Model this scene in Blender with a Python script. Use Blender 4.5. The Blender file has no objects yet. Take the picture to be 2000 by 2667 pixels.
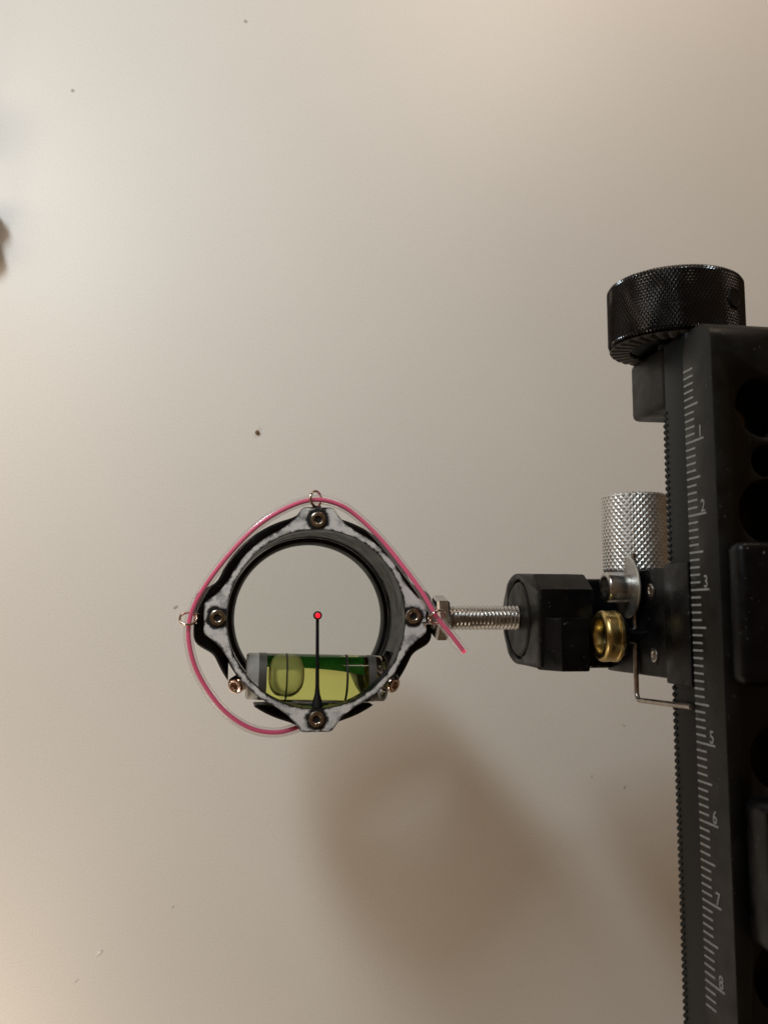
import bpy, bmesh, math, random
from mathutils import Vector, Matrix, noise

random.seed(4)
S = 0.001                      # measurements below are millimetres
H = 260.0                      # camera height over the table
scene = bpy.context.scene
PI = math.pi

# ------------------------------------------------------------------ camera
F = 2450.0; CX, CY = 1000.0, 1333.5
Dv = Vector((605.0 - CX, 1610.0 - CY, F)).normalized()        # straight down, in camera axes (x right, y down, z ahead)
dy_ = 1610.0 - CY
Xv = Vector(((F * F + dy_ * dy_) / 395.0, dy_, F)).normalized()
Yv = Xv.cross(Dv).normalized()
if Yv.y > 0: Yv = -Yv
cam_d = bpy.data.cameras.new('camera'); cam = bpy.data.objects.new('camera', cam_d)
scene.collection.objects.link(cam); scene.camera = cam
R = Matrix((Xv, Yv, -Dv))                                     # camera axes -> world axes
R4 = (R @ Matrix(((1, 0, 0), (0, -1, 0), (0, 0, -1)))).to_4x4()
cam.matrix_world = Matrix.Translation((0, 0, H * S)) @ R4
cam_d.sensor_fit = 'VERTICAL'; cam_d.sensor_height = 36.0; cam_d.lens = 36.0 * F / 2667.0
cam_d.clip_start = 0.005; cam_d.clip_end = 10.0
cam_d.dof.use_dof = True; cam_d.dof.focus_distance = 0.197; cam_d.dof.aperture_fstop = 34.0

# ------------------------------------------------------------------ light
world = bpy.data.worlds.new('World'); scene.world = world; world.use_nodes = True
bg = world.node_tree.nodes['Background']
bg.inputs[0].default_value = (1.0, 0.62, 0.34, 1); bg.inputs[1].default_value = 0.10

def area(name, loc, target, size, watts, col, size_y=None):
    l = bpy.data.lights.new(name, 'AREA'); o = bpy.data.objects.new(name, l)
    scene.collection.objects.link(o)
    l.shape = 'DISK' if size_y is None else 'RECTANGLE'
    l.size = size * S
    if size_y: l.size_y = size_y * S
    l.energy = watts; l.color = col
    o.location = Vector(loc) * S
    o.rotation_euler = (Vector(target) - Vector(loc)).to_track_quat('-Z', 'Y').to_euler()
    return o
key = area('key_lamp', (-112, 214, 258), (20, 10, 0), 40, 0.45, (0.84, 0.945, 1.0), 92)
zk = (Vector((-112, 214, 258)) - Vector((20, 10, 0))).normalized()      # strip lamp, its length runs away from the sight
yk = Vector((-0.45, 0.89, 0.0)); yk = (yk - zk * yk.dot(zk)).normalized()
key.rotation_euler = Matrix((yk.cross(zk), yk, zk)).transposed().to_euler()
area('left_lamp', (-168, 90, 130), (-158, 90, 0), 60, 0.095, (1.0, 0.82, 0.62), 220)
area('top_fill', (130, 330, 200), (125, 290, 0), 110, 0.32, (1.0, 0.82, 0.64))  # unseen fill, added to brighten the table at upper right
area('lower_fill', (-150, -190, 125), (-145, -180, 0), 90, 0.34, (1.0, 0.85, 0.68))  # unseen fill, added to lift the table's lower left

scene.view_settings.view_transform = 'Standard'; scene.view_settings.look = 'None'
scene.view_settings.exposure = 0.0; scene.view_settings.gamma = 1.0
scene.cycles.use_denoising = True
scene.cycles.max_bounces = 16; scene.cycles.transmission_bounces = 16; scene.cycles.transparent_max_bounces = 24

# ------------------------------------------------------------------ materials
def mat(name, col, rough=0.5, metal=0.0, spec=0.5, bump=None, var=None, dust=0.0, **kw):
    m = bpy.data.materials.new(name); m.use_nodes = True
    nt = m.node_tree; b = nt.nodes['Principled BSDF']
    b.inputs['Base Color'].default_value = (*col, 1); b.inputs['Roughness'].default_value = rough
    b.inputs['Metallic'].default_value = metal; b.inputs['Specular IOR Level'].default_value = spec
    for k, v in kw.items(): b.inputs[k.replace('_', ' ')].default_value = v
    tc = nt.nodes.new('ShaderNodeTexCoord')
    if var:            # (scale, amount): blotchy colour and roughness change
        n = nt.nodes.new('ShaderNodeTexNoise'); n.inputs['Scale'].default_value = var[0]; n.inputs['Detail'].default_value = 5
        nt.links.new(tc.outputs['Object'], n.inputs['Vector'])
        r = nt.nodes.new('ShaderNodeMapRange'); r.inputs[1].default_value = 0.3; r.inputs[2].default_value = 0.7
        r.inputs[3].default_value = 1 - var[1]; r.inputs[4].default_value = 1 + var[1]
        nt.links.new(n.outputs[0], r.inputs[0])
        mx = nt.nodes.new('ShaderNodeVectorMath'); mx.operation = 'SCALE'; mx.inputs[0].default_value = col
        nt.links.new(r.outputs[0], mx.inputs['Scale']); nt.links.new(mx.outputs[0], b.inputs['Base Color'])
        mr = nt.nodes.new('ShaderNodeMath'); mr.operation = 'MULTIPLY'; mr.inputs[1].default_value = rough
        nt.links.new(r.outputs[0], mr.inputs[0]); nt.links.new(mr.outputs[0], b.inputs['Roughness'])
    if dust:           # sparse pale dust grains lying on the surface
        n = nt.nodes.new('ShaderNodeTexNoise'); n.inputs['Scale'].default_value = 1500; n.inputs['Detail'].default_value = 2
        nt.links.new(tc.outputs['Object'], n.inputs['Vector'])
        r = nt.nodes.new('ShaderNodeMapRange'); r.inputs[1].default_value = 0.70; r.inputs[2].default_value = 0.80; r.inputs[4].default_value = dust
        nt.links.new(n.outputs[0], r.inputs[0]); mx = nt.nodes.new('ShaderNodeMix'); mx.data_type = 'RGBA'
        nt.links.new(r.outputs[0], mx.inputs[0]); nt.links.new(b.inputs['Base Color'].links[0].from_socket, mx.inputs[6])
        mx.inputs[7].default_value = (0.35, 0.33, 0.30, 1); nt.links.new(mx.outputs[2], b.inputs['Base Color'])
    if bump:           # (scale, strength, distance)
        n = nt.nodes.new('ShaderNodeTexNoise'); n.inputs['Scale'].default_value = bump[0]; n.inputs['Detail'].default_value = 4
        nt.links.new(tc.outputs['Object'], n.inputs['Vector'])
        bp = nt.nodes.new('ShaderNodeBump'); bp.inputs['Strength'].default_value = bump[1]; bp.inputs['Distance'].default_value = bump[2]
        nt.links.new(n.outputs[0], bp.inputs['Height']); nt.links.new(bp.outputs[0], b.inputs['Normal'])
    return m

M = {}
M['black'] = mat('black_anodised', (0.0035, 0.0035, 0.004), 0.36, spec=0.22, bump=(5000, 0.25, 2e-5), var=(300, 0.35), dust=0.5)
M['bar'] = mat('dark_anodised', (0.011, 0.0105, 0.0095), 0.43, spec=0.22, bump=(6000, 0.3, 2e-5), var=(250, 0.3), dust=0.35)
M['rack'] = mat('blue_black_anodised', (0.003, 0.0045, 0.005), 0.45, spec=0.2, bump=(6000, 0.3, 2e-5))
M['bore'] = mat('matt_black_bore', (0.006, 0.006, 0.007), 0.36, spec=0.5, bump=(2500, 0.3, 3e-5), var=(400, 0.4))
M['steel'] = mat('bright_steel', (0.52, 0.505, 0.48), 0.28, 1.0, var=(600, 0.12))
M['screw'] = mat('browned_steel', (0.42, 0.36, 0.29), 0.26, 1.0, var=(900, 0.25))
M['rose'] = mat('rose_steel', (0.70, 0.57, 0.50), 0.18, 1.0, var=(800, 0.2))
M['wire'] = mat('grey_wire', (0.55, 0.50, 0.45), 0.34, 1.0, var=(700, 0.2))
M['washer'] = mat('satin_steel', (0.62, 0.61, 0.58), 0.45, 1.0, var=(900, 0.1))
M['silver'] = mat('knurled_aluminium', (0.70, 0.68, 0.65), 0.50, 1.0, var=(500, 0.12))
M['brass'] = mat('brass', (0.60, 0.45, 0.18), 0.30, 1.0, var=(500, 0.25))
M['insert'] = mat('dull_brass', (0.10, 0.085, 0.04), 0.5, 0.7)
M['mark'] = mat('engraved_white', (0.27, 0.275, 0.265), 0.7, var=(900, 0.2))
M['vial_reflection'] = mat('painted_green_reflection', (0.03, 0.42, 0.42), 0.5, var=(500, 0.15))  # green of the vial's dark reflection, put in as colour
M['line'] = mat('level_line_black', (0.01, 0.01, 0.01), 0.5)
M['pin'] = mat('pin_black', (0.008, 0.008, 0.008), 0.55, spec=0.3)
M['core'] = mat('pink_fibre', (1.0, 0.06, 0.25), 0.35, Transmission_Weight=0.0)
M['knob'] = mat('black_knurl', (0.004, 0.004, 0.005), 0.17, spec=0.7, var=(500, 0.3))
M['slot'] = mat('worn_knob_underside', (0.045, 0.04, 0.032), 0.5, var=(900, 0.3))
M['band'] = mat('grey_band', (0.09, 0.085, 0.075), 0.4)
M['socket'] = mat('dark_socket', (0.05, 0.04, 0.03), 0.5, 0.6)

def glass(name, col, ior, rough=0.0, tw=1.0):
    return mat(name, col, rough, Transmission_Weight=tw, IOR=ior)
M['acrylic'] = glass('clear_acrylic', (0.97, 0.98, 0.96), 1.49, 0.02)
M['liquid'] = glass('green_level_liquid', (0.98, 1.0, 0.31), 1.40)
M['bubble'] = glass('air_bubble', (1, 1, 0.95), 0.82, 0.0, 0.62)
M['cap'] = mat('cloudy_acrylic', (0.88, 0.88, 0.84), 0.10, Transmission_Weight=0.55, IOR=1.49, bump=(900, 0.4, 2e-4))

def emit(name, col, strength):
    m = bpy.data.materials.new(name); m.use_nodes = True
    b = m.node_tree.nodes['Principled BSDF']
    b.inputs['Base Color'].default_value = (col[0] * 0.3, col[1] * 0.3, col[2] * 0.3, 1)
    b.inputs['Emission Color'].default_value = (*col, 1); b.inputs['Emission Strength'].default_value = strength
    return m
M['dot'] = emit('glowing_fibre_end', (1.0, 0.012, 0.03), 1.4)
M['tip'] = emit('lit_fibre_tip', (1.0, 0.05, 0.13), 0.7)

# thin clear skins (lens pane, plastic sleeve): see-through with a Fresnel reflection
def clear_skin(name, tint, ior, rough, milk=0.0):
    m = bpy.data.materials.new(name); m.use_nodes = True; nt = m.node_tree; nt.nodes.clear()
    o_ = nt.nodes.new('ShaderNodeOutputMaterial'); mx = nt.nodes.new('ShaderNodeMixShader')
    tr = nt.nodes.new('ShaderNodeBsdfTransparent'); tr.inputs[0].default_value = (*tint, 1)
    gl = nt.nodes.new('ShaderNodeBsdfGlossy'); gl.inputs['Roughness'].default_value = rough
    lw = nt.nodes.new('ShaderNodeLayerWeight'); pw = nt.nodes.new('ShaderNodeMath'); pw.operation = 'POWER'; pw.inputs[1].default_value = 4.0
    f0 = ((ior - 1) / (ior + 1)) ** 2; fr = nt.nodes.new('ShaderNodeMapRange'); fr.inputs[3].default_value = f0; fr.inputs[4].default_value = 0.8
    nt.links.new(lw.outputs['Facing'], pw.inputs[0]); nt.links.new(pw.outputs[0], fr.inputs[0])
    nt.links.new(fr.outputs[0], mx.inputs[0]); nt.links.new(tr.outputs[0], mx.inputs[1]); nt.links.new(gl.outputs[0], mx.inputs[2])
    df = nt.nodes.new('ShaderNodeBsdfDiffuse'); df.inputs[0].default_value = (0.95, 0.93, 0.92, 1); m2 = nt.nodes.new('ShaderNodeMixShader'); m2.inputs[0].default_value = milk
    nt.links.new(mx.outputs[0], m2.inputs[1]); nt.links.new(df.outputs[0], m2.inputs[2])
    nt.links.new(m2.outputs[0], o_.inputs[0]); return m
M['lens'] = clear_skin('thin_lens_glass', (0.86, 0.89, 0.88), 1.35, 0.02)
M['sleeve'] = clear_skin('clear_sleeve', (0.97, 0.96, 0.96), 1.6, 0.13, 0.10)

# chipped white paint over black metal, driven by the distance to the plate's edges
m = bpy.data.materials.new('chipped_white_paint'); m.use_nodes = True; nt = m.node_tree; b = nt.nodes['Principled BSDF']
at = nt.nodes.new('ShaderNodeAttribute'); at.attribute_name = 'edge_mm'
tc = nt.nodes.new('ShaderNodeTexCoord')
def nz(sc, det=4):
    n = nt.nodes.new('ShaderNodeTexNoise'); n.inputs['Scale'].default_value = sc; n.inputs['Detail'].default_value = det
    nt.links.new(tc.outputs['Object'], n.inputs['Vector']); return n
def mth(op, a, b_):
    n = nt.nodes.new('ShaderNodeMath'); n.operation = op
    for i, v in enumerate((a, b_)):
        if isinstance(v, (int, float)): n.inputs[i].default_value = v
        else: nt.links.new(v, n.inputs[i])
    return n.outputs[0]
n1, n2, n3 = nz(640), nz(1700, 6), nz(330, 6)
e = mth('ADD', at.outputs['Fac'], mth('MULTIPLY', mth('SUBTRACT', n1.outputs[0], 0.5), 1.5))
e = mth('ADD', e, mth('MULTIPLY', mth('SUBTRACT', n2.outputs[0], 0.5), 0.5))
rp = nt.nodes.new('ShaderNodeMapRange'); rp.inputs[1].default_value = 0.02; rp.inputs[2].default_value = 0.46
nt.links.new(e, rp.inputs[0])
wc = nt.nodes.new('ShaderNodeMix'); wc.data_type = 'RGBA'
wc.inputs[6].default_value = (0.20, 0.205, 0.225, 1); wc.inputs[7].default_value = (0.76, 0.75, 0.735, 1)
r3 = nt.nodes.new('ShaderNodeMapRange'); r3.inputs[1].default_value = 0.29; r3.inputs[2].default_value = 0.52
nt.links.new(mth('ADD', mth('MULTIPLY', n3.outputs[0], 0.8), mth('MULTIPLY', n2.outputs[0], 0.2)), r3.inputs[0]); nt.links.new(r3.outputs[0], wc.inputs[0])
pc = nt.nodes.new('ShaderNodeMix'); pc.data_type = 'RGBA'; pc.inputs[6].default_value = (0.012, 0.012, 0.014, 1)
nt.links.new(rp.outputs[0], pc.inputs[0]); nt.links.new(wc.outputs[2], pc.inputs[7]); nt.links.new(pc.outputs[2], b.inputs['Base Color'])
b.inputs['Roughness'].default_value = 0.42
bp = nt.nodes.new('ShaderNodeBump'); bp.inputs['Strength'].default_value = 0.5; bp.inputs['Distance'].default_value = 1e-4
nt.links.new(rp.outputs[0], bp.inputs['Height']); nt.links.new(bp.outputs[0], b.inputs['Normal'])
M['paint'] = m

# white laminate table
m = mat('white_laminate', (0.80, 0.775, 0.735), 0.42, spec=0.35, bump=(1800, 0.06, 3e-5), var=(14, 0.02))
nt = m.node_tree; b = nt.nodes['Principled BSDF']; src = b.inputs['Base Color'].links[0].from_socket
n = nt.nodes.new('ShaderNodeTexNoise'); n.inputs['Scale'].default_value = 2300; n.inputs['Detail'].default_value = 1
nt.links.new([q for q in nt.nodes if q.type == 'TEX_COORD'][0].outputs['Object'], n.inputs['Vector'])
r = nt.nodes.new('ShaderNodeMapRange'); r.inputs[1].default_value = 0.25; r.inputs[2].default_value = 0.75; r.inputs[3].default_value = 0.945; r.inputs[4].default_value = 1.055
nt.links.new(n.outputs[0], r.inputs[0]); mx = nt.nodes.new('ShaderNodeVectorMath'); mx.operation = 'SCALE'
nt.links.new(src, mx.inputs[0]); nt.links.new(r.outputs[0], mx.inputs['Scale']); nt.links.new(mx.outputs[0], b.inputs['Base Color'])
M['table'] = m

# ------------------------------------------------------------------ mesh helpers
def P(x, y, d): return Vector((x, y, H - d))          # millimetres: right, up in the picture, depth below the lens
AX = {'x': Vector((1, 0, 0)), 'y': Vector((0, 1, 0)), 'd': Vector((0, 0, -1)), 'z': Vector((0, 0, 1))}

def finish(bm, name, material, parent=None, angle=32, offset=None):
    for v in bm.verts: v.co = v.co * S
    bmesh.ops.recalc_face_normals(bm, faces=bm.faces)
    lim = math.radians(angle)
    for f in bm.faces: f.smooth = True
    for ed in bm.edges:
        if len(ed.link_faces) == 2 and ed.calc_face_angle(0) > lim: ed.smooth = False
    me = bpy.data.meshes.new(name); bm.to_mesh(me); bm.free()
    mats = material if isinstance(material, (list, tuple)) else [material]
    for k in mats: me.materials.append(M[k])
    return link(name, me, parent, offset)

SIGHT_LOC = Vector((86.0, 0, H - 160.0)) * S
def link(name, me, parent=None, offset=None):
    o = bpy.data.objects.new(name, me); scene.collection.objects.link(o)
    if offset is not None: o.location = Vector(offset) * S
    if parent is not None:
        o.parent = parent
        if parent.type == 'EMPTY': o.matrix_parent_inverse = Matrix.Translation(-parent.location)
    return o

def frame(axis):
    a = axis.normalized()
    t = Vector((0, 1, 0)) if abs(a.y) < 0.9 else Vector((1, 0, 0))
    u = t.cross(a).normalized(); return a, u, a.cross(u)

def lathe(bm, prof, org, axis, n=32, close=False, phase=0.0):
    a, u, w = frame(axis); rings = []
    for r, t in prof:
        if r < 1e-6: rings.append([bm.verts.new(org + a * t)])
        else: rings.append([bm.verts.new(org + a * t + (u * math.cos(phase + 2 * PI * i / n) + w * math.sin(phase + 2 * PI * i / n)) * r) for i in range(n)])
    seq = list(zip(rings, rings[1:])) + ([(rings[-1], rings[0])] if close else [])
    for A, B in seq:
        for i in range(n):
            j = (i + 1) % n
            if len(A) == 1 and len(B) == 1: continue
            if len(A) == 1: bm.faces.new((A[0], B[i], B[j]))
            elif len(B) == 1: bm.faces.new((A[i], A[j], B[0]))
            else: bm.faces.new((A[i], A[j], B[j], B[i]))
    return rings

def box(bm, x0, x1, y0, y1, d0, d1, bev=0.0, seg=2):
    vs = [bm.verts.new(P(x, y, d)) for x in (x0, x1) for y in (y0, y1) for d in (d0, d1)]
    fs = [bm.faces.new([vs[i] for i in q]) for q in ((0, 1, 3, 2), (4, 6, 7, 5), (0, 4, 5, 1), (2, 3, 7, 6), (0, 2, 6, 4), (1, 5, 7, 3))]
    if bev:
        es = list({e for f in fs for e in f.edges})
        bmesh.ops.bevel(bm, geom=es, offset=bev, segments=seg, profile=0.5, affect='EDGES', clamp_overlap=True)

def prism(bm, pts, w0, w1, mapf, bev=0.0, seg=2):
    A = [bm.verts.new(mapf(p[0], p[1], w0)) for p in pts]; B = [bm.verts.new(mapf(p[0], p[1], w1)) for p in pts]
    n = len(pts); fs = [bm.faces.new(A), bm.faces.new(B[::-1])]
    for i in range(n): fs.append(bm.faces.new((A[i], B[i], B[(i + 1) % n], A[(i + 1) % n])))
    if bev:
        es = list({e for f in fs[:2] for e in f.edges})
        bmesh.ops.bevel(bm, geom=es, offset=bev, segments=seg, profile=0.5, affect='EDGES', clamp_overlap=True)

def catmull(pts, n=10):
    out = []; P_ = [pts[0] * 2 - pts[1]] + pts + [pts[-1] * 2 - pts[-2]]
    for i in range(1, len(P_) - 2):
        a, b, c, d = P_[i - 1:i + 3]
        for k in range(n):
            t = k / n
            out.append(0.5 * ((2 * b) + (c - a) * t + (2 * a - 5 * b + 4 * c - d) * t * t + (3 * b - a - 3 * c + d) * t ** 3))
    return out + [pts[-1]]

def sweep(bm, pts, r, n=14, cap=True):
    T = [(pts[min(i + 1, len(pts) - 1)] - pts[max(i - 1, 0)]).normalized() for i in range(len(pts))]
    u = T[0].orthogonal().normalized(); rings = []
    for p, t in zip(pts, T):
        u = (u - t * u.dot(t)).normalized(); w = t.cross(u)
        rings.append([bm.verts.new(p + (u * math.cos(2 * PI * i / n) + w * math.sin(2 * PI * i / n)) * r) for i in range(n)])
    for A, B in zip(rings, rings[1:]):
        for i in range(n): bm.faces.new((A[i], A[(i + 1) % n], B[(i + 1) % n], B[i]))
    if cap: bm.faces.new(rings[0][::-1]); bm.faces.new(rings[-1])

def socket_head(bm, org, axis, r, h, hexr, depth, bev=0.25, phase=0.2):
    a, u, w = frame(axis); n = 24; rings = []
    def circ(rr, t): return [bm.verts.new(org + a * t + (u * math.cos(2 * PI * i / n) + w * math.sin(2 * PI * i / n)) * rr) for i in range(n)]
    def hexa(rr, t):
        o = []
        for i in range(n):
            th = 2 * PI * i / n; k = rr * math.cos(PI / 6) / math.cos(((th - phase) % (PI / 3)) - PI / 6)
            o.append(bm.verts.new(org + a * t + (u * math.cos(th) + w * math.sin(th)) * k))
        return o
    rings = [circ(r, 0), circ(r, h - bev), circ(r - bev * 0.35, h - bev * 0.3), circ(r - bev, h), circ(hexr * 1.12, h), hexa(hexr, h - 0.12), hexa(hexr, h - depth)]
    for A, B in zip(rings, rings[1:]):
        for i in range(n): bm.faces.new((A[i], A[(i + 1) % n], B[(i + 1) % n], B[i]))
    bm.faces.new(rings[0][::-1]); bm.faces.new(rings[-1])

def boolean(obj, cutters):
    for c in cutters:
        md = obj.modifiers.new('cut', 'BOOLEAN'); md.operation = 'DIFFERENCE'; md.object = c; md.solver = 'EXACT'
    dg = bpy.context.evaluated_depsgraph_get(); dg.update()
    me = bpy.data.meshes.new_from_object(obj.evaluated_get(dg)); obj.modifiers.clear(); obj.data = me
    for c in cutters: bpy.data.objects.remove(c)

def copy_to(src, loc_mm, parent=None):
    o = src.copy(); scene.collection.objects.link(o); o.location = Vector(loc_mm) * S; return o

# ------------------------------------------------------------------ setting: the table
bm = bmesh.new()
vs = [bm.verts.new((x, y, 0)) for x, y in ((-700, -700), (700, -700), (700, 700), (-700, 700))]; bm.faces.new(vs)
e_ = bmesh.ops.extrude_face_region(bm, geom=bm.faces[:])
for v in e_['geom']:
    if isinstance(v, bmesh.types.BMVert): v.co.z -= 22
tbl = finish(bm, 'table_top', 'table'); tbl['kind'] = 'structure'

# ------------------------------------------------------------------ the bow sight
sight = bpy.data.objects.new('bow_sight', None); scene.collection.objects.link(sight)
sight.location = SIGHT_LOC; sight.empty_display_size = 0.02
sight['label'] = 'black archery bow sight with a round white-rimmed scope, pink fibre and graduated upright bar'
sight['category'] = 'bow sight'

C0 = (16.6, 0.0)                                        # scope axis
def lobe_curve(t):
    k = ((0, 22.1), (2.7, 22.1), (3.2, 21.8), (4.4, 20.1), (5.6, 18.9), (7.2, 17.75), (9.5, 16.2), (13.4, 12.8))
    for (a, ya), (b_, yb) in zip(k, k[1:]):
        if a <= t <= b_: return ya + (yb - ya) * (t - a) / (b_ - a)
    return 0
def plate_outline(n):
    R0 = 18.95; out = []
    for i in range(n):
        th = 2 * PI * i / n; best = R0
        for k in range(4):
            a = abs((th - k * PI / 2 + PI) % (2 * PI) - PI)
            if a > 0.8: continue
            r = R0
            for _ in range(14):                        # intersect the ray with the lobe outline
                t = r * math.sin(a); y = lobe_curve(min(t, 13.3)); r = 0.5 * r + 0.5 * y / math.cos(a)
            best = max(best, r)
        out.append(best)
    for _ in range(3): out = [(out[i - 1] + 2 * out[i] + out[(i + 1) % n]) / 4 for i in range(n)]
    return out

# scope housing (rear body)
N = 256
def body_r(n):
    out = []
    for i in range(n):
        th = 2 * PI * i / n; c, s = abs(math.cos(th)), abs(math.sin(th)); r = 20.9
        if s > 0.1 and math.sin(th) < 0: r = 21.2
        r = max(r, min(24.1 / max(c, 1e-6), 6.0 / max(s, 1e-6)))
        r = max(r, min(22.0 / max(s, 1e-6), 3.4 / max(c, 1e-6)))
        out.append(r)
    for _ in range(10): out = [(out[i - 1] + 2 * out[i] + out[(i + 1) % n]) / 4 for i in range(n)]
    return out
def ring_solid(bm, outer, inner, levels, n):
    """levels: list of (depth, outer shrink, inner grow) - closed tube wall"""
    ro, ri = [], []
    for d, so, gi in levels:
        ro.append([bm.verts.new(P(C0[0] + (outer[i] - so) * math.cos(2 * PI * i / n), C0[1] + (outer[i] - so) * math.sin(2 * PI * i / n), d)) for i in range(n)])
        ri.append([bm.verts.new(P(C0[0] + (inner[i] + gi) * math.cos(2 * PI * i / n), C0[1] + (inner[i] + gi) * math.sin(2 * PI * i / n), d)) for i in range(n)])
    loop = ro + ri[::-1]
    for k in range(len(loop)):
        A, B = loop[k], loop[(k + 1) % len(loop)]
        for i in range(n): bm.faces.new((A[i], A[(i + 1) % n], B[(i + 1) % n], B[i]))
bm = bmesh.new()
ring_solid(bm, body_r(N), [17.75] * N, [(191.6, 0.45, 0), (192.0, 0, 0), (202.6, 0, 0), (203.0, 0.4, 0)], N)
body = finish(bm, 'scope_housing', 'black', sight, 40)
bm = bmesh.new(); box(bm, -0.6, 33.6, -17.5, -6.9, 189.0, 204.0); c1 = finish(bm, 'cut', 'black')
boolean(body, [c1])
bm = bmesh.new()
ring_solid(bm, [19.6] * N, [17.75] * N, [(203.05, 0.3, 0), (203.4, 0, 0), (208.2, 0, 0), (208.4, 0, 0.2), (213.0, 0.3, 0.2)], N)
finish(bm, 'lens_barrel', 'bore', sight, 30)

# lens retaining ring and lens
bm = bmesh.new()
ring_solid(bm, [17.7] * 128, [16.15] * 128, [(207.6, 0.15, 0.55), (208.2, 0, 0.15), (209.6, 0, 0)], 128)
ret = finish(bm, 'lens_retainer', 'bore', sight, 30)
bm = bmesh.new()
lathe(bm, [(0, 0), (16.6, 0)], P(*C0, 210.0), AX['d'], 96)
lens = finish(bm, 'lens', 'lens', sight)

# inner bore liner with fine machined rings
bm = bmesh.new()
prof = []
for k in range(38):
    d = 189.4 + k * 0.36; prof.append((17.62 + (0.07 if k % 2 else 0), d))
prof += [(17.73, 203.0), (17.73, 189.4)]
lathe(bm, [(r, d - 189.4) for r, d in prof], P(*C0, 189.4), AX['d'], 160, close=True)
lin = finish(bm, 'bore_liner', 'bore', sight, 20)
bm = bmesh.new(); box(bm, -0.6, 33.6, -17.35, -7.0, 191.8, 204.0); c1 = finish(bm, 'cut', 'black'); boolean(lin, [c1])

# white face plate
n = 720; out_r = plate_outline(n); MR = 12; d0 = 187.0
bm = bmesh.new(); edge_l = bm.verts.layers.float.new('edge_mm')
scr = [(0, 19.6), (0, -19.6), (-19.4, 0.1), (19.3, 0.4)]
op = [Vector((out_r[i] * math.cos(2 * PI * i / n), out_r[i] * math.sin(2 * PI * i / n))) for i in range(n)]
grid = []
for i in range(n):
    row = []; th = 2 * PI * i / n; dirv = Vector((math.cos(th), math.sin(th)))
    for k in range(MR + 1):
        r = 17.72 + (out_r[i] - 0.12 - 17.72) * k / MR; p = dirv * r
        dist = min(r - 17.6, min((p - op[(i + q) % n]).length for q in range(-14, 15)))
        dist = min(dist, min((p - Vector(s_)).length - 2.05 for s_ in scr))
        v = bm.verts.new(P(C0[0] + p.x, C0[1] + p.y, d0)); v[edge_l] = dist; row.append(v)
    grid.append(row)
for i in range(n):
    A, B = grid[i], grid[(i + 1) % n]
    for k in range(MR): bm.faces.new((A[k], A[k + 1], B[k + 1], B[k]))
def wall(r_list, d):
    return [bm.verts.new(P(C0[0] + r_list[i] * math.cos(2 * PI * i / n), C0[1] + r_list[i] * math.sin(2 * PI * i / n), d)) for i in range(n)]
seqs = [[g[MR] for g in grid], wall(out_r, d0 + 0.14), wall(out_r, 191.6), wall([17.6] * n, 191.6), wall([17.6] * n, d0 + 0.14), [g[0] for g in grid]]
for A, B in zip(seqs, seqs[1:]):
    for i in range(n):
        f = bm.faces.new((A[i], A[(i + 1) % n], B[(i + 1) % n], B[i])); f.material_index = 1
plate = finish(bm, 'face_plate', ['paint', 'black'], sight, 30)
for k, (sx, sy) in enumerate(scr):
    bm = bmesh.new()
    socket_head(bm, P(C0[0] + sx, C0[1] + sy, d0 + 0.3), AX['z'], 1.62, 0.85, 0.82, 0.75, 0.35, phase=0.3 + k)
    finish(bm, 'screw', 'screw', plate, 35)

# clamp screws of the level, pointing outwards
for (x, y, ax) in ((1.4, -13.2, Vector((-0.55, -0.30, 0.78))), (32.6, -13.4, Vector((0.62, -0.30, 0.72)))):
    bm = bmesh.new(); o_ = P(x, y, 195.5) - ax.normalized() * 1.2
    socket_head(bm, o_, ax, 1.75, 2.6, 0.85, 1.0, 0.4)
    lathe(bm, [(0, -4.5), (0.9, -4.5), (0.9, 0.1)], o_, ax, 16)
    finish(bm, 'clamp_screw', 'rose', sight, 35)

# bubble level
lx0, lx1, ly, lr, ld = 5.6, 29.4, -12.2, 4.75, 198.0
tilt = Matrix.Rotation(math.radians(-1.6), 3, 'Z'); lc = P((lx0 + lx1) / 2, ly, ld); lax = tilt @ AX['x']; hl = (lx1 - lx0) / 2
bm = bmesh.new(); lathe(bm, [(0, -hl), (lr - 0.3, -hl), (lr, -hl + 0.3), (lr, hl - 0.3), (lr - 0.3, hl), (0, hl)], lc, lax, 64)
level = finish(bm, 'bubble_level', 'liquid', sight, 40)
bm = bmesh.new()
bmesh.ops.create_uvsphere(bm, u_segments=32, v_segments=20, radius=1)
for v in bm.verts:
    q = v.co; k = (abs(q.x) ** 2.4 + abs(q.y) ** 2.4 + abs(q.z) ** 2.4) ** (-1 / 2.4)
    v.co = lc + tilt @ Vector((-6.3 + q.x * k * 3.7, 0.3 + q.y * k * 3.6, 0.7 + q.z * k * 3.2))
finish(bm, 'air_bubble', 'bubble', level, 180)
def arc_strip(x_of, a0_of, a1_of, r0, r1, nx, na):
    """thin curved strip on the level: angle 0 faces the camera, + is up in the picture"""
    bm = bmesh.new(); lay = []
    for r in (r0, r1):
        lay.append([[bm.verts.new(lc + tilt @ Vector((x_of(i / nx), r * math.sin(t_), r * math.cos(t_)))) for t_ in
                     [a0_of(i / nx) + (a1_of(i / nx) - a0_of(i / nx)) * j / na for j in range(na + 1)]] for i in range(nx + 1)])
    for g in lay:
        for i in range(nx):
            for j in range(na): bm.faces.new((g[i][j], g[i + 1][j], g[i + 1][j + 1], g[i][j + 1]))
    A, B = lay
    for i in range(nx):
        for j in (0, na): bm.faces.new((A[i][j], A[i + 1][j], B[i + 1][j], B[i][j]))
    for j in range(na):
        for i in (0, nx): bm.faces.new((A[i][j], A[i][j + 1], B[i][j + 1], B[i][j]))
    return bm
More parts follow.
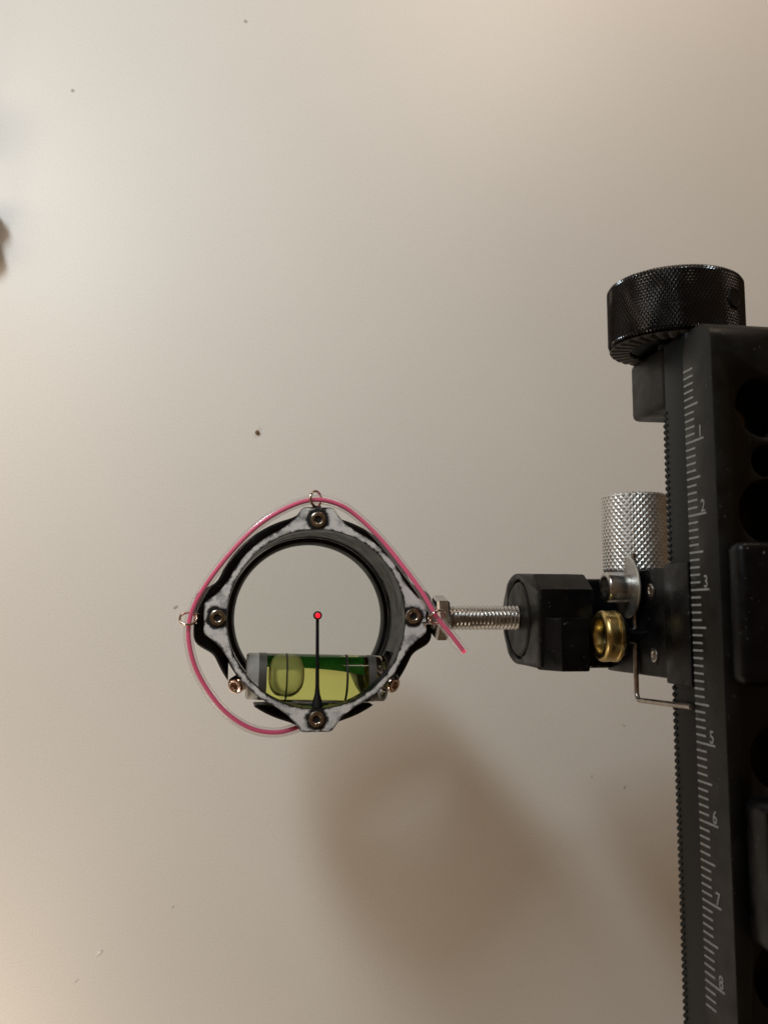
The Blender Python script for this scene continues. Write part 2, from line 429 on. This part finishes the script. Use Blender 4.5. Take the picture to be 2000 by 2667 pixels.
for x_, w_ in ((-6.35, 0.17), (5.95, 0.22)):
    bm = arc_strip(lambda t: x_ + w_ * (2 * t - 1), lambda t: math.radians(-82), lambda t: math.radians(84), lr + 0.03, lr + 0.10, 1, 40)
    finish(bm, 'level_line', 'line', level)
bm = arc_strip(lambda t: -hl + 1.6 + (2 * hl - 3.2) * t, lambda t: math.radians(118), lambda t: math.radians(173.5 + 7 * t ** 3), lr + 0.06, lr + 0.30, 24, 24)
finish(bm, 'level_reflection', 'vial_reflection', level)  # dark reflection in the vial, drawn as a coloured strip behind it
for s_ in (-1, 1):
    bm = bmesh.new(); a = lax * s_
    lathe(bm, [(0, 0.05), (lr, 0.05), (lr, 2.2), (lr - 0.35, 2.6), (0, 2.6)], lc + a * hl, a, 48)
    finish(bm, 'end_cap', 'cap' if s_ < 0 else 'acrylic', level, 40)
    bm = bmesh.new(); lathe(bm, [(lr + 0.02, -1.5), (lr + 0.07, -1.5), (lr + 0.07, 0.1), (lr + 0.02, 0.1)], lc + a * hl, a, 48, close=True)
    finish(bm, 'end_band', 'band', level, 40)

# aiming pin with its glowing dot
bm = bmesh.new()
lathe(bm, [(0, -0.6), (1.15, -0.6), (1.0, 0.6), (0.55, 2.2), (0.40, 3.6), (0.36, 8), (0.33, 17.0), (0, 17.0)], P(17.12, -17.3, 191.2), Vector((-0.006, 1, 0)), 20)
lathe(bm, [(0, -1.4), (0.6, -1.2), (0.86, -0.4), (0.86, 0.55), (0.72, 0.62), (0, 0.62)], P(17.02, 0.55, 191.0), AX['z'], 28)
pin = finish(bm, 'aiming_pin', 'pin', sight, 40)
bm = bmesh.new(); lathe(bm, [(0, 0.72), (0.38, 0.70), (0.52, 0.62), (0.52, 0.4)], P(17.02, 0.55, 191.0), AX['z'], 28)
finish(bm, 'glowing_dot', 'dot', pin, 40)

# fibre in its clear sleeve, and the wire loops that hold it
fp = [(45.3, -6.8, 182.4), (42.5, -3.1, 182.8), (39.8, 0.38, 183.3), (36.6, 6.0, 184.6), (30.3, 14.8, 187.4), (24.8, 20.6, 189), (20.7, 23.1, 189), (16.2, 23.9, 189), (11.3, 22.5, 189),
      (5.0, 18.6, 189), (-0.9, 12.4, 189), (-5.9, 5.3, 189), (-8.1, 0.0, 189), (-8.15, -5.2, 189), (-6.2, -11.2, 189.3), (-1.7, -17.6, 189.8), (3.6, -21.4, 190.3), (8.9, -22.5, 190.8), (13.6, -21.5, 191.6), (16.2, -20.2, 193.5)]
path = catmull([P(*q) for q in fp], 10)
bm = bmesh.new(); sweep(bm, path, 0.98, 18); sleeve = finish(bm, 'fibre_sleeve', 'sleeve', sight, 60)
core = [p + Vector((0.06 * math.sin(i * 0.05), 0.05 * math.cos(i * 0.043), -0.1)) for i, p in enumerate(path)]
bm = bmesh.new(); sweep(bm, core[1:], 0.44, 12); finish(bm, 'fibre_core', 'core', sleeve, 60)
t0 = (path[0] - path[1]).normalized()
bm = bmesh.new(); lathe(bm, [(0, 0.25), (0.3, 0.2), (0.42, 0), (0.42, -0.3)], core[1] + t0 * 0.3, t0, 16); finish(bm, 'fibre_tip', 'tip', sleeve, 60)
for (cx, cy, cd, tan, st) in ((16.3, 24.0, 189.0, Vector((1, 0, 0)), Vector((0, -1, 0))), (-8.5, -0.1, 189.0, Vector((0.1, 1, 0)), Vector((1, 0, 0))), (39.9, 0.2, 183.3, Vector((0.6, -0.8, 0)), Vector((-0.25, 0, 0)))):
    nrm = (tan.normalized() * 0.62 + Vector((0, 0, 0.78))).normalized(); a, u, w = frame(nrm); c = P(cx, cy, cd)
    # start the coil on the side towards the housing
    ph = math.atan2(st.dot(w), st.dot(u)); pts = []
    for i in range(49):
        th = ph + 2 * PI * 1.15 * (i / 48.0) - 0.4; pts.append(c + (u * math.cos(th) + w * math.sin(th)) * 1.62 + a * (0.75 * (i / 48.0 - 0.5)))
    pts.append(pts[-1] + st * 1.2 + Vector((0, 0, -1.4))); pts.append(pts[-1] + st * 2.2 + Vector((0, 0, -2.4)))
    bm = bmesh.new(); sweep(bm, pts, 0.26, 10); finish(bm, 'wire_loop', 'rose', sight, 60)

# lock nut and threaded rod
RY, RD = 0.1, 190.0
bm = bmesh.new()
rings = [lathe(bm, [(2.4, 0), (4.3, 0), (4.75, 0.45), (4.75, 2.25), (4.3, 2.7), (2.4, 2.7)], P(40.75, RY, RD), AX['x'], 6, close=True, phase=0.25)]
finish(bm, 'lock_nut', 'steel', sight, 20)
bm = bmesh.new(); pitch = 0.8; x0, x1 = 40.0, 59.4; nx = int((x1 - x0) / pitch * 8); na = 28; prev = None
for i in range(nx + 1):
    x = x0 + (x1 - x0) * i / nx; ring = []
    for j in range(na):
        th = 2 * PI * j / na; f = (x / pitch - j / na) % 1.0; t = abs(2 * f - 1)
        r = 2.12 + 0.40 * min(1, max(0, (t - 0.12) / 0.72))
        ring.append(bm.verts.new(P(x, RY + r * math.cos(th), RD + r * math.sin(th))))
    if prev:
        for j in range(na): bm.faces.new((prev[j], prev[(j + 1) % na], ring[(j + 1) % na], ring[j]))
    prev = ring
lathe(bm, [(2.05, 0), (2.05, 2.2), (0, 2.2)], P(59.3, RY, RD), AX['x'], 28)
finish(bm, 'threaded_rod', 'steel', sight, 35)

# rod holder: main prism, lower clamp block, end disc
X0 = 58.7
prof = [(5.6, 175.6), (8.7, 180.0)] + [(9.3 * math.sin(PI / 2 - PI * k / 18) - (0.2 if k > 9 else 0), 190.5 + 11.6 * math.cos(PI / 2 - PI * k / 18)) for k in range(19)] + [(-9.8, 178.0), (-9.3, 176.4)]
bm = bmesh.new(); prism(bm, prof, X0, 69.6, lambda y, d, x: P(x, y, d), 0.55)
holder = finish(bm, 'rod_holder', 'black', sight, 30)
bm = bmesh.new(); lathe(bm, [(8.35, -1), (8.35, 0.9), (0, 0.9)], P(X0, -0.2, 190.2), AX['x'], 64); bmesh.ops.holes_fill(bm, edges=bm.edges)
c1 = finish(bm, 'cut', 'black'); boolean(holder, [c1])
bm = bmesh.new(); lathe(bm, [(1.9, 0.2), (2.1, -0.2), (7.2, -0.2), (7.6, 0.1), (7.6, 1.2)], P(X0, -0.2, 190.2), AX['x'], 72)
finish(bm, 'end_disc', 'bar', holder, 30)
bm = bmesh.new(); prism(bm, [(X0 + 0.05, 178.2), (61.2, 171.0), (66.6, 171.0), (66.6, 178.2)], -10.0, 0.1, lambda x, d, y: P(x, y, d), 0.3)
finish(bm, 'clamp_block', 'black', sight, 30)
bm = bmesh.new(); box(bm, 69.4, 78.6, -10.3, 8.2, 187.5, 200.0, 0.8)
finish(bm, 'slide_block', 'black', sight, 30)

# carriage on the bar
bm = bmesh.new(); box(bm, 77.8, 84.0, -10.9, 9.3, 161.05, 190.5, 0.7)
box(bm, 77.02, 83.0, -11.6, 9.7, 151.5, 161.0, 0.35)
car = finish(bm, 'carriage', 'black', sight, 30)
for y, d in ((5.2, 167.8), (-6.9, 167.2)):
    bm = bmesh.new(); lathe(bm, [(2.0, 0.02), (2.0, -0.10), (1.45, -0.10), (1.3, 0.02)], P(77.8, y, d), AX['x'], 28, close=True); finish(bm, 'screw_recess', 'bore', car)
    bm = bmesh.new(); socket_head(bm, P(77.82, y, d), -AX['x'], 1.3, 0.25, 0.7, 0.2, 0.1); finish(bm, 'set_screw', 'wire', car)

# brass bushing on its shaft
bm = bmesh.new(); by, bd, bx = -3.4, 172.0, 68.75
lathe(bm, [(2.9, 2.6), (3.1, 0.5), (3.4, 0.12), (3.75, 0.0), (4.4, 0.2), (4.8, 0.65), (4.85, 1.1), (4.8, 2.5), (4.66, 2.65), (4.66, 2.8), (4.9, 2.95), (4.9, 3.5), (4.5, 3.9), (2.9, 3.9)], P(bx, by, bd), AX['x'], 64, close=True)
brass = finish(bm, 'brass_bushing', 'brass', sight, 40)
bm = bmesh.new(); lathe(bm, [(0, 2.2), (2.6, 2.2), (2.6, 3.7), (3.9, 3.75), (3.9, 4.6), (0, 4.6)], P(bx, by, bd), AX['x'], 40); lathe(bm, [(1.5, 4.5), (1.5, 9.3)], P(bx, by, bd + 2.2), AX['x'], 20); finish(bm, 'bushing_shaft', 'black', sight, 30)

# cap screw, washer, pointer wire
wy, wd = 6.0, 175.0
bm = bmesh.new(); socket_head(bm, P(76.0, wy, wd), -AX['x'], 3.02, 4.5, 1.75, 2.2, 0.5); finish(bm, 'cap_screw', 'steel', sight, 40)
bm = bmesh.new(); lathe(bm, [(0.5, 0), (5.85, 0), (6.0, 0.12), (6.0, 0.38), (5.85, 0.5), (0.5, 0.5)], P(76.02, wy, wd), AX['x'], 64, close=True); finish(bm, 'washer', 'washer', sight, 30)
wp = [(77.35, 12.6, 174.2), (77.3, 6, 174.2), (77.25, -2, 174.2), (77.2, -10, 174.2), (77.2, -14.2, 174.2)]
wire = [P(*q) for q in wp]
for k in range(1, 8):
    a = k / 8 * PI / 2; wire.append(P(77.2, -14.2 - 1.4 * math.sin(a), 174.2 - 1.4 * (1 - math.cos(a))))
wire += [P(77.2, -15.6, 172.8), P(77.05, -15.3, 164), P(76.9, -14.9, 151.6)]
bm = bmesh.new(); sweep(bm, wire, 0.5, 14); finish(bm, 'pointer_wire', 'wire', sight, 60)

# knurled knobs
def knurl(bm, org, r, y0, y1, na, sub, pitch, depth, cham, top=True):
    n = na * sub; rows = max(2, round((y1 - y0) / pitch * sub)); rings = []
    for k in range(rows + 1):
        y = y0 + (y1 - y0) * k / rows; ring = []
        e = min(y - y0, y1 - y); fall = max(0.0, 1 - e / cham) if cham else 0
        for i in range(n):
            a = i / sub; b = (y - y0) / pitch
            p1 = abs(((a * 0.5 + b * 0.5) % 1.0) * 2 - 1); p2 = abs(((a * 0.5 - b * 0.5) % 1.0) * 2 - 1)
            h = depth * (min(p1, p2) ** 0.9)
            th = 2 * PI * i / n; rr = r - depth + h - fall * fall * cham * 0.7
            ring.append(bm.verts.new(org + Vector((rr * math.cos(th), y, rr * math.sin(th)))))
        rings.append(ring)
    for A, B in zip(rings, rings[1:]):
        for i in range(n): bm.faces.new((A[i], A[(i + 1) % n], B[(i + 1) % n], B[i]))
    for ring, flip in ((rings[0], False), (rings[-1], True)):
        bm.faces.new(ring if not flip else ring[::-1])
    return rings
KX, KD, KR = 82.2, 163.0, 12.6
bm = bmesh.new(); knurl(bm, P(KX, 0, KD), KR, 50.9, 63.0, 220, 4, 0.56, 0.34, 1.1)
ek = finish(bm, 'elevation_knob', 'knob', sight, 14)
bm = bmesh.new(); na = 96; rr_ = []
for r in (8.4, 8.6, 12.0, 12.3):
    ring = []
    for i in range(na):
        th = 2 * PI * i / na; up = (i % 3 != 0) and 8.5 < r < 12.1
        ring.append(bm.verts.new(P(KX + r * math.cos(th), 50.75 - (0.35 if up else 0.0), KD + r * math.sin(th))))
    rr_.append(ring)
for A, B in zip(rr_, rr_[1:]):
    for i in range(na): bm.faces.new((A[i], A[(i + 1) % na], B[(i + 1) % na], B[i]))
finish(bm, 'click_ring', 'slot', ek, 25)
a = Vector((0.47, 0, 0.88)).normalized(); o_ = P(KX, 57.4, KD) + a * (KR - 1.5)
bm = bmesh.new(); lathe(bm, [(0, 1.58), (1.35, 1.58), (1.45, 1.66), (1.75, 1.66), (1.75, 1.0)], o_, a, 28); finish(bm, 'set_screw', 'pin', ek, 30)
bm = bmesh.new(); lathe(bm, [(0, 48), (3.4, 48), (3.4, 51.0)], P(KX, 0, KD), AX['y'], 24); finish(bm, 'knob_neck', 'black', sight, 30)

bm = bmesh.new(); WX, WD, WR = 80.4, 180.0, 6.55
knurl(bm, P(WX, 0, WD), WR, 9.2, 24.9, 68, 6, 0.66, 0.21, 0.5)
finish(bm, 'windage_knob', 'silver', sight, 14)

# end bracket, rack strip with teeth
bm = bmesh.new(); box(bm, 78.2, 95.5, 38.9, 50.7, 160.05, 175.4, 1.3, 3); finish(bm, 'end_bracket', 'bar', sight, 30)
bm = bmesh.new(); box(bm, 78.02, 92.0, -84, 50.4, 151.05, 160.0, 0.5, 3); finish(bm, 'rack_strip', 'rack', sight, 30)
bm = bmesh.new(); tp = 1.16; k = 0; y = -82.0
while y < 38.6:
    vs = [bm.verts.new(P(x, y + q, d)) for d in (159.3, 160.6) for x, q in ((78.3, -0.5 * tp), (77.95, -0.22 * tp), (77.86, 0), (77.95, 0.22 * tp), (78.3, 0.5 * tp))]
    bm.faces.new(vs[:5]); bm.faces.new(vs[5:][::-1])
    for i in range(5): bm.faces.new((vs[i], vs[5 + i], vs[5 + (i + 1) % 5], vs[(i + 1) % 5]))
    y += tp
finish(bm, 'rack_teeth', 'rack', sight, 40)

# graduated bar with holes
bm = bmesh.new(); BX0, BX1 = 77.2, 95.4
box(bm, BX0, BX1, -86, 49.6, 141.0, 151.0)
es = [e for e in bm.edges if abs((e.verts[0].co - e.verts[1].co).normalized().x) > 0.9 and e.verts[0].co.y > 0]
bmesh.ops.bevel(bm, geom=es, offset=3.9, segments=6, profile=0.5, affect='EDGES')
es = [e for e in bm.edges if len(e.link_faces) == 2 and e.calc_face_angle(0) > 0.6]
bmesh.ops.bevel(bm, geom=es, offset=0.3, segments=2, profile=0.5, affect='EDGES')
bar = finish(bm, 'sight_bar', 'bar', sight, 30)
cuts = []
for x, y, r in ((86.3, 34.8, 5.2), (86.3, 25.7, 2.8), (86.3, 17.3, 5.4), (86.3, 2.0, 3.0), (86.3, -22, 5.2), (86.3, -38, 2.8), (86.3, -55.0, 6.2)):
    bm = bmesh.new(); lathe(bm, [(r, 139), (r, 149.6)], P(x, y, 0), AX['d'], 48)
    bmesh.ops.holes_fill(bm, edges=[e for e in bm.edges if e.is_boundary]); cuts.append(finish(bm, 'cut', 'bar'))
boolean(bar, cuts)
bm = bmesh.new(); lathe(bm, [(1.0, 0), (2.2, 0), (2.4, 0.4), (2.4, 1.6), (1.0, 1.6)], P(84.3, 33.4, 149.4), AX['z'], 32, close=True); finish(bm, 'brass_insert', 'insert', sight, 30)

# graduation marks: one mesh per length, copied along the bar
bx_ = BX0 - 0.02; tick0, step = 30.05 + 7 * 1.265, 1.2655
def tick_mesh(L):
    bm = bmesh.new(); vs = [bm.verts.new(Vector((0, q, z))) for q, z in ((-0.17, 0), (0.17, 0), (0.17, L), (-0.17, L))]
    bm.faces.new(vs)
    ex = bmesh.ops.extrude_face_region(bm, geom=bm.faces[:])
    for v in ex['geom']:
        if isinstance(v, bmesh.types.BMVert): v.co.x += 0.05
    for v in bm.verts: v.co *= S
    bmesh.ops.recalc_face_normals(bm, faces=bm.faces)
    me = bpy.data.meshes.new('tick_mark'); bm.to_mesh(me); bm.free(); me.materials.append(M['mark']); return me
TM = {3.3: tick_mesh(3.3), 4.7: tick_mesh(4.7), 6.2: tick_mesh(6.2)}
for k in range(-10, 74):
    y = 30.05 - k * step
    L = 3.3 if k == 30 else 6.2 if k % 10 == 0 and k >= 0 else 4.7 if k % 5 == 0 and k > -10 else 3.3
    link('tick_mark', TM[L], bar, (bx_ - 0.03, y, H - 150.75))
    if k % 10 == 0 and k >= 0 and k != 30:            # the mark at 4 is a plain short line on this bar
        cu = bpy.data.curves.new('numeral', 'FONT'); cu.body = str(k // 10 + 1); cu.size = 2.9; cu.extrude = 0.02; cu.offset = 0.03; cu.align_x = 'CENTER'
        t = bpy.data.objects.new('numeral', cu); scene.collection.objects.link(t)
        dg = bpy.context.evaluated_depsgraph_get(); dg.update(); me = bpy.data.meshes.new_from_object(t.evaluated_get(dg)); bpy.data.objects.remove(t)
        me.transform(Matrix(((0, 0, -1, 0), (0, 1, 0, 0), (1, 0, 0, 0), (0, 0, 0, 1))) @ Matrix.Scale(1, 4)); me.transform(Matrix.Scale(S, 4))
        me.materials.clear(); me.materials.append(M['mark'])
        link('numeral', me, bar, (bx_ - 0.02, y + 0.35, H - 150.75 + 5.2))

# blocks mounted on the front of the bar
bm = bmesh.new(); box(bm, 78.1, 97.0, -10.5, 12.2, 136.5, 140.95, 1.6, 4); finish(bm, 'mounting_block', 'black', sight, 30)
bm = bmesh.new(); box(bm, 79.2, 97.0, -50.0, -27.5, 133.0, 140.95, 1.8, 4); finish(bm, 'lower_block', 'black', sight, 30)

# ------------------------------------------------------------------ other things on the table
def thing(o, label, cat, group=None):
    o['label'] = label; o['category'] = cat
    if group: o['group'] = group
M['dark'] = mat('dark_plastic', (0.035, 0.028, 0.032), 0.5, bump=(900, 0.5, 2e-4))
M['tuft'] = mat('pale_tip', (0.72, 0.70, 0.70), 0.6, bump=(1200, 0.6, 3e-4))
M['crumb'] = mat('brown_crumb', (0.17, 0.09, 0.035), 0.7, var=(900, 0.4)); M['grey'] = mat('grey_speck', (0.46, 0.43, 0.38), 0.8); M['flake'] = mat('white_flake', (0.9, 0.88, 0.85), 0.6)
dobj = bpy.data.objects.new('dark_object', None); scene.collection.objects.link(dobj); dobj.location = Vector((-72, 103, 0)) * S
thing(dobj, 'small dark object with a pale tip, cut off by the left edge of the picture', 'object')
bm = bmesh.new(); lathe(bm, [(0, -22), (5, -22), (6.2, -20), (6.4, -4), (5.6, 0), (4.6, 3.2), (3.4, 4.5), (0, 4.6)], Vector((-68.6, 99.5, 6.4)), Vector((1, 0.25, 0.0)), 32)
for v in bm.verts: v.co += noise.noise_vector(v.co * 0.5) * 0.25
lathe(bm, [(0, -8), (5, -7), (7.4, -2), (7.2, 3), (4, 7), (0, 8)], Vector((-75.5, 131.0, 8.0)), Vector((0.2, 1, 0)), 32)  # unseen lobe, added to cast a second soft shadow into view
finish(bm, 'body', 'dark', dobj, 60)
bm = bmesh.new(); bmesh.ops.create_icosphere(bm, subdivisions=4, radius=1)
for v in bm.verts:
    q = v.co.copy(); q *= 1 + 0.35 * noise.noise(q * 2.2) + 0.12 * noise.noise(q * 6)
    v.co = Vector((-67.4 + q.x * 3.6, 107.0 + q.y * 4.6, 8.0 + q.z * 4.5))
finish(bm, 'pale_tip', 'tuft', dobj, 60)

def crumb(name, px, py, size, mt, label, cat, stretch=(1, 1, 0.6), rot=0):
    r = Vector((px - CX, py - CY, F)); k = H / r.dot(Dv); x, y = r.dot(Xv) * k, r.dot(Yv) * k
    bm = bmesh.new(); bmesh.ops.create_icosphere(bm, subdivisions=3, radius=1); rm = Matrix.Rotation(rot, 3, 'Z')
    for v in bm.verts:
        q = v.co.copy(); q *= 1 + 0.5 * noise.noise(q * 1.7 + Vector((px, py, 0)))
        v.co = rm @ Vector((q.x * stretch[0], q.y * stretch[1], q.z * stretch[2])) * size * 0.8
    lo = min(v.co.z for v in bm.verts)
    for v in bm.verts: v.co.z -= lo
    o = finish(bm, name, mt, None, 60, (x, y, 0.004)); thing(o, label, cat); return o
crumb('crumb', 671, 1127, 0.75, 'crumb', 'brown crumb on the white table above the scope', 'crumb')
crumb('speck', 640, 56, 0.6, 'grey', 'grey speck on the table near the top edge of the picture', 'speck', (1, 1, 0.09))
crumb('speck', 190, 236, 0.55, 'grey', 'grey speck on the table at upper left, right of the soft shadows', 'speck', (1, 1, 0.09))
crumb('speck', 458, 1582, 0.5, 'grey', 'faint grey speck on the table just left of the wire loop', 'speck', (1.4, 0.8, 0.15), 0.5)
crumb('flake', 260, 2482, 0.55, 'flake', 'white elongated flake on the table at lower left', 'flake', (2.0, 0.6, 0.3), 0.6)
crumb('speck', 1540, 2022, 0.22, 'grey', 'tiny dark speck at the edge of the bright patch under the holder', 'speck')
crumb('speck', 1625, 2050, 0.28, 'grey', 'tiny dark speck in the brown shadow left of the toothed rack', 'speck')
crumb('lint', 1624, 1890, 0.25, 'grey', 'short dark lint hair in the shadow below the pointer wire', 'lint', (3.0, 0.35, 0.3), -0.6)
crumb('lint', 200, 2555, 0.25, 'grey', 'short grey lint hair near the bottom left below the flake', 'lint', (3.0, 0.35, 0.3), 0.7)
crumb('lint', 451, 2362, 0.25, 'grey', 'short grey lint hair on the table right of the white flake', 'lint', (2.4, 0.4, 0.3), 0.6)
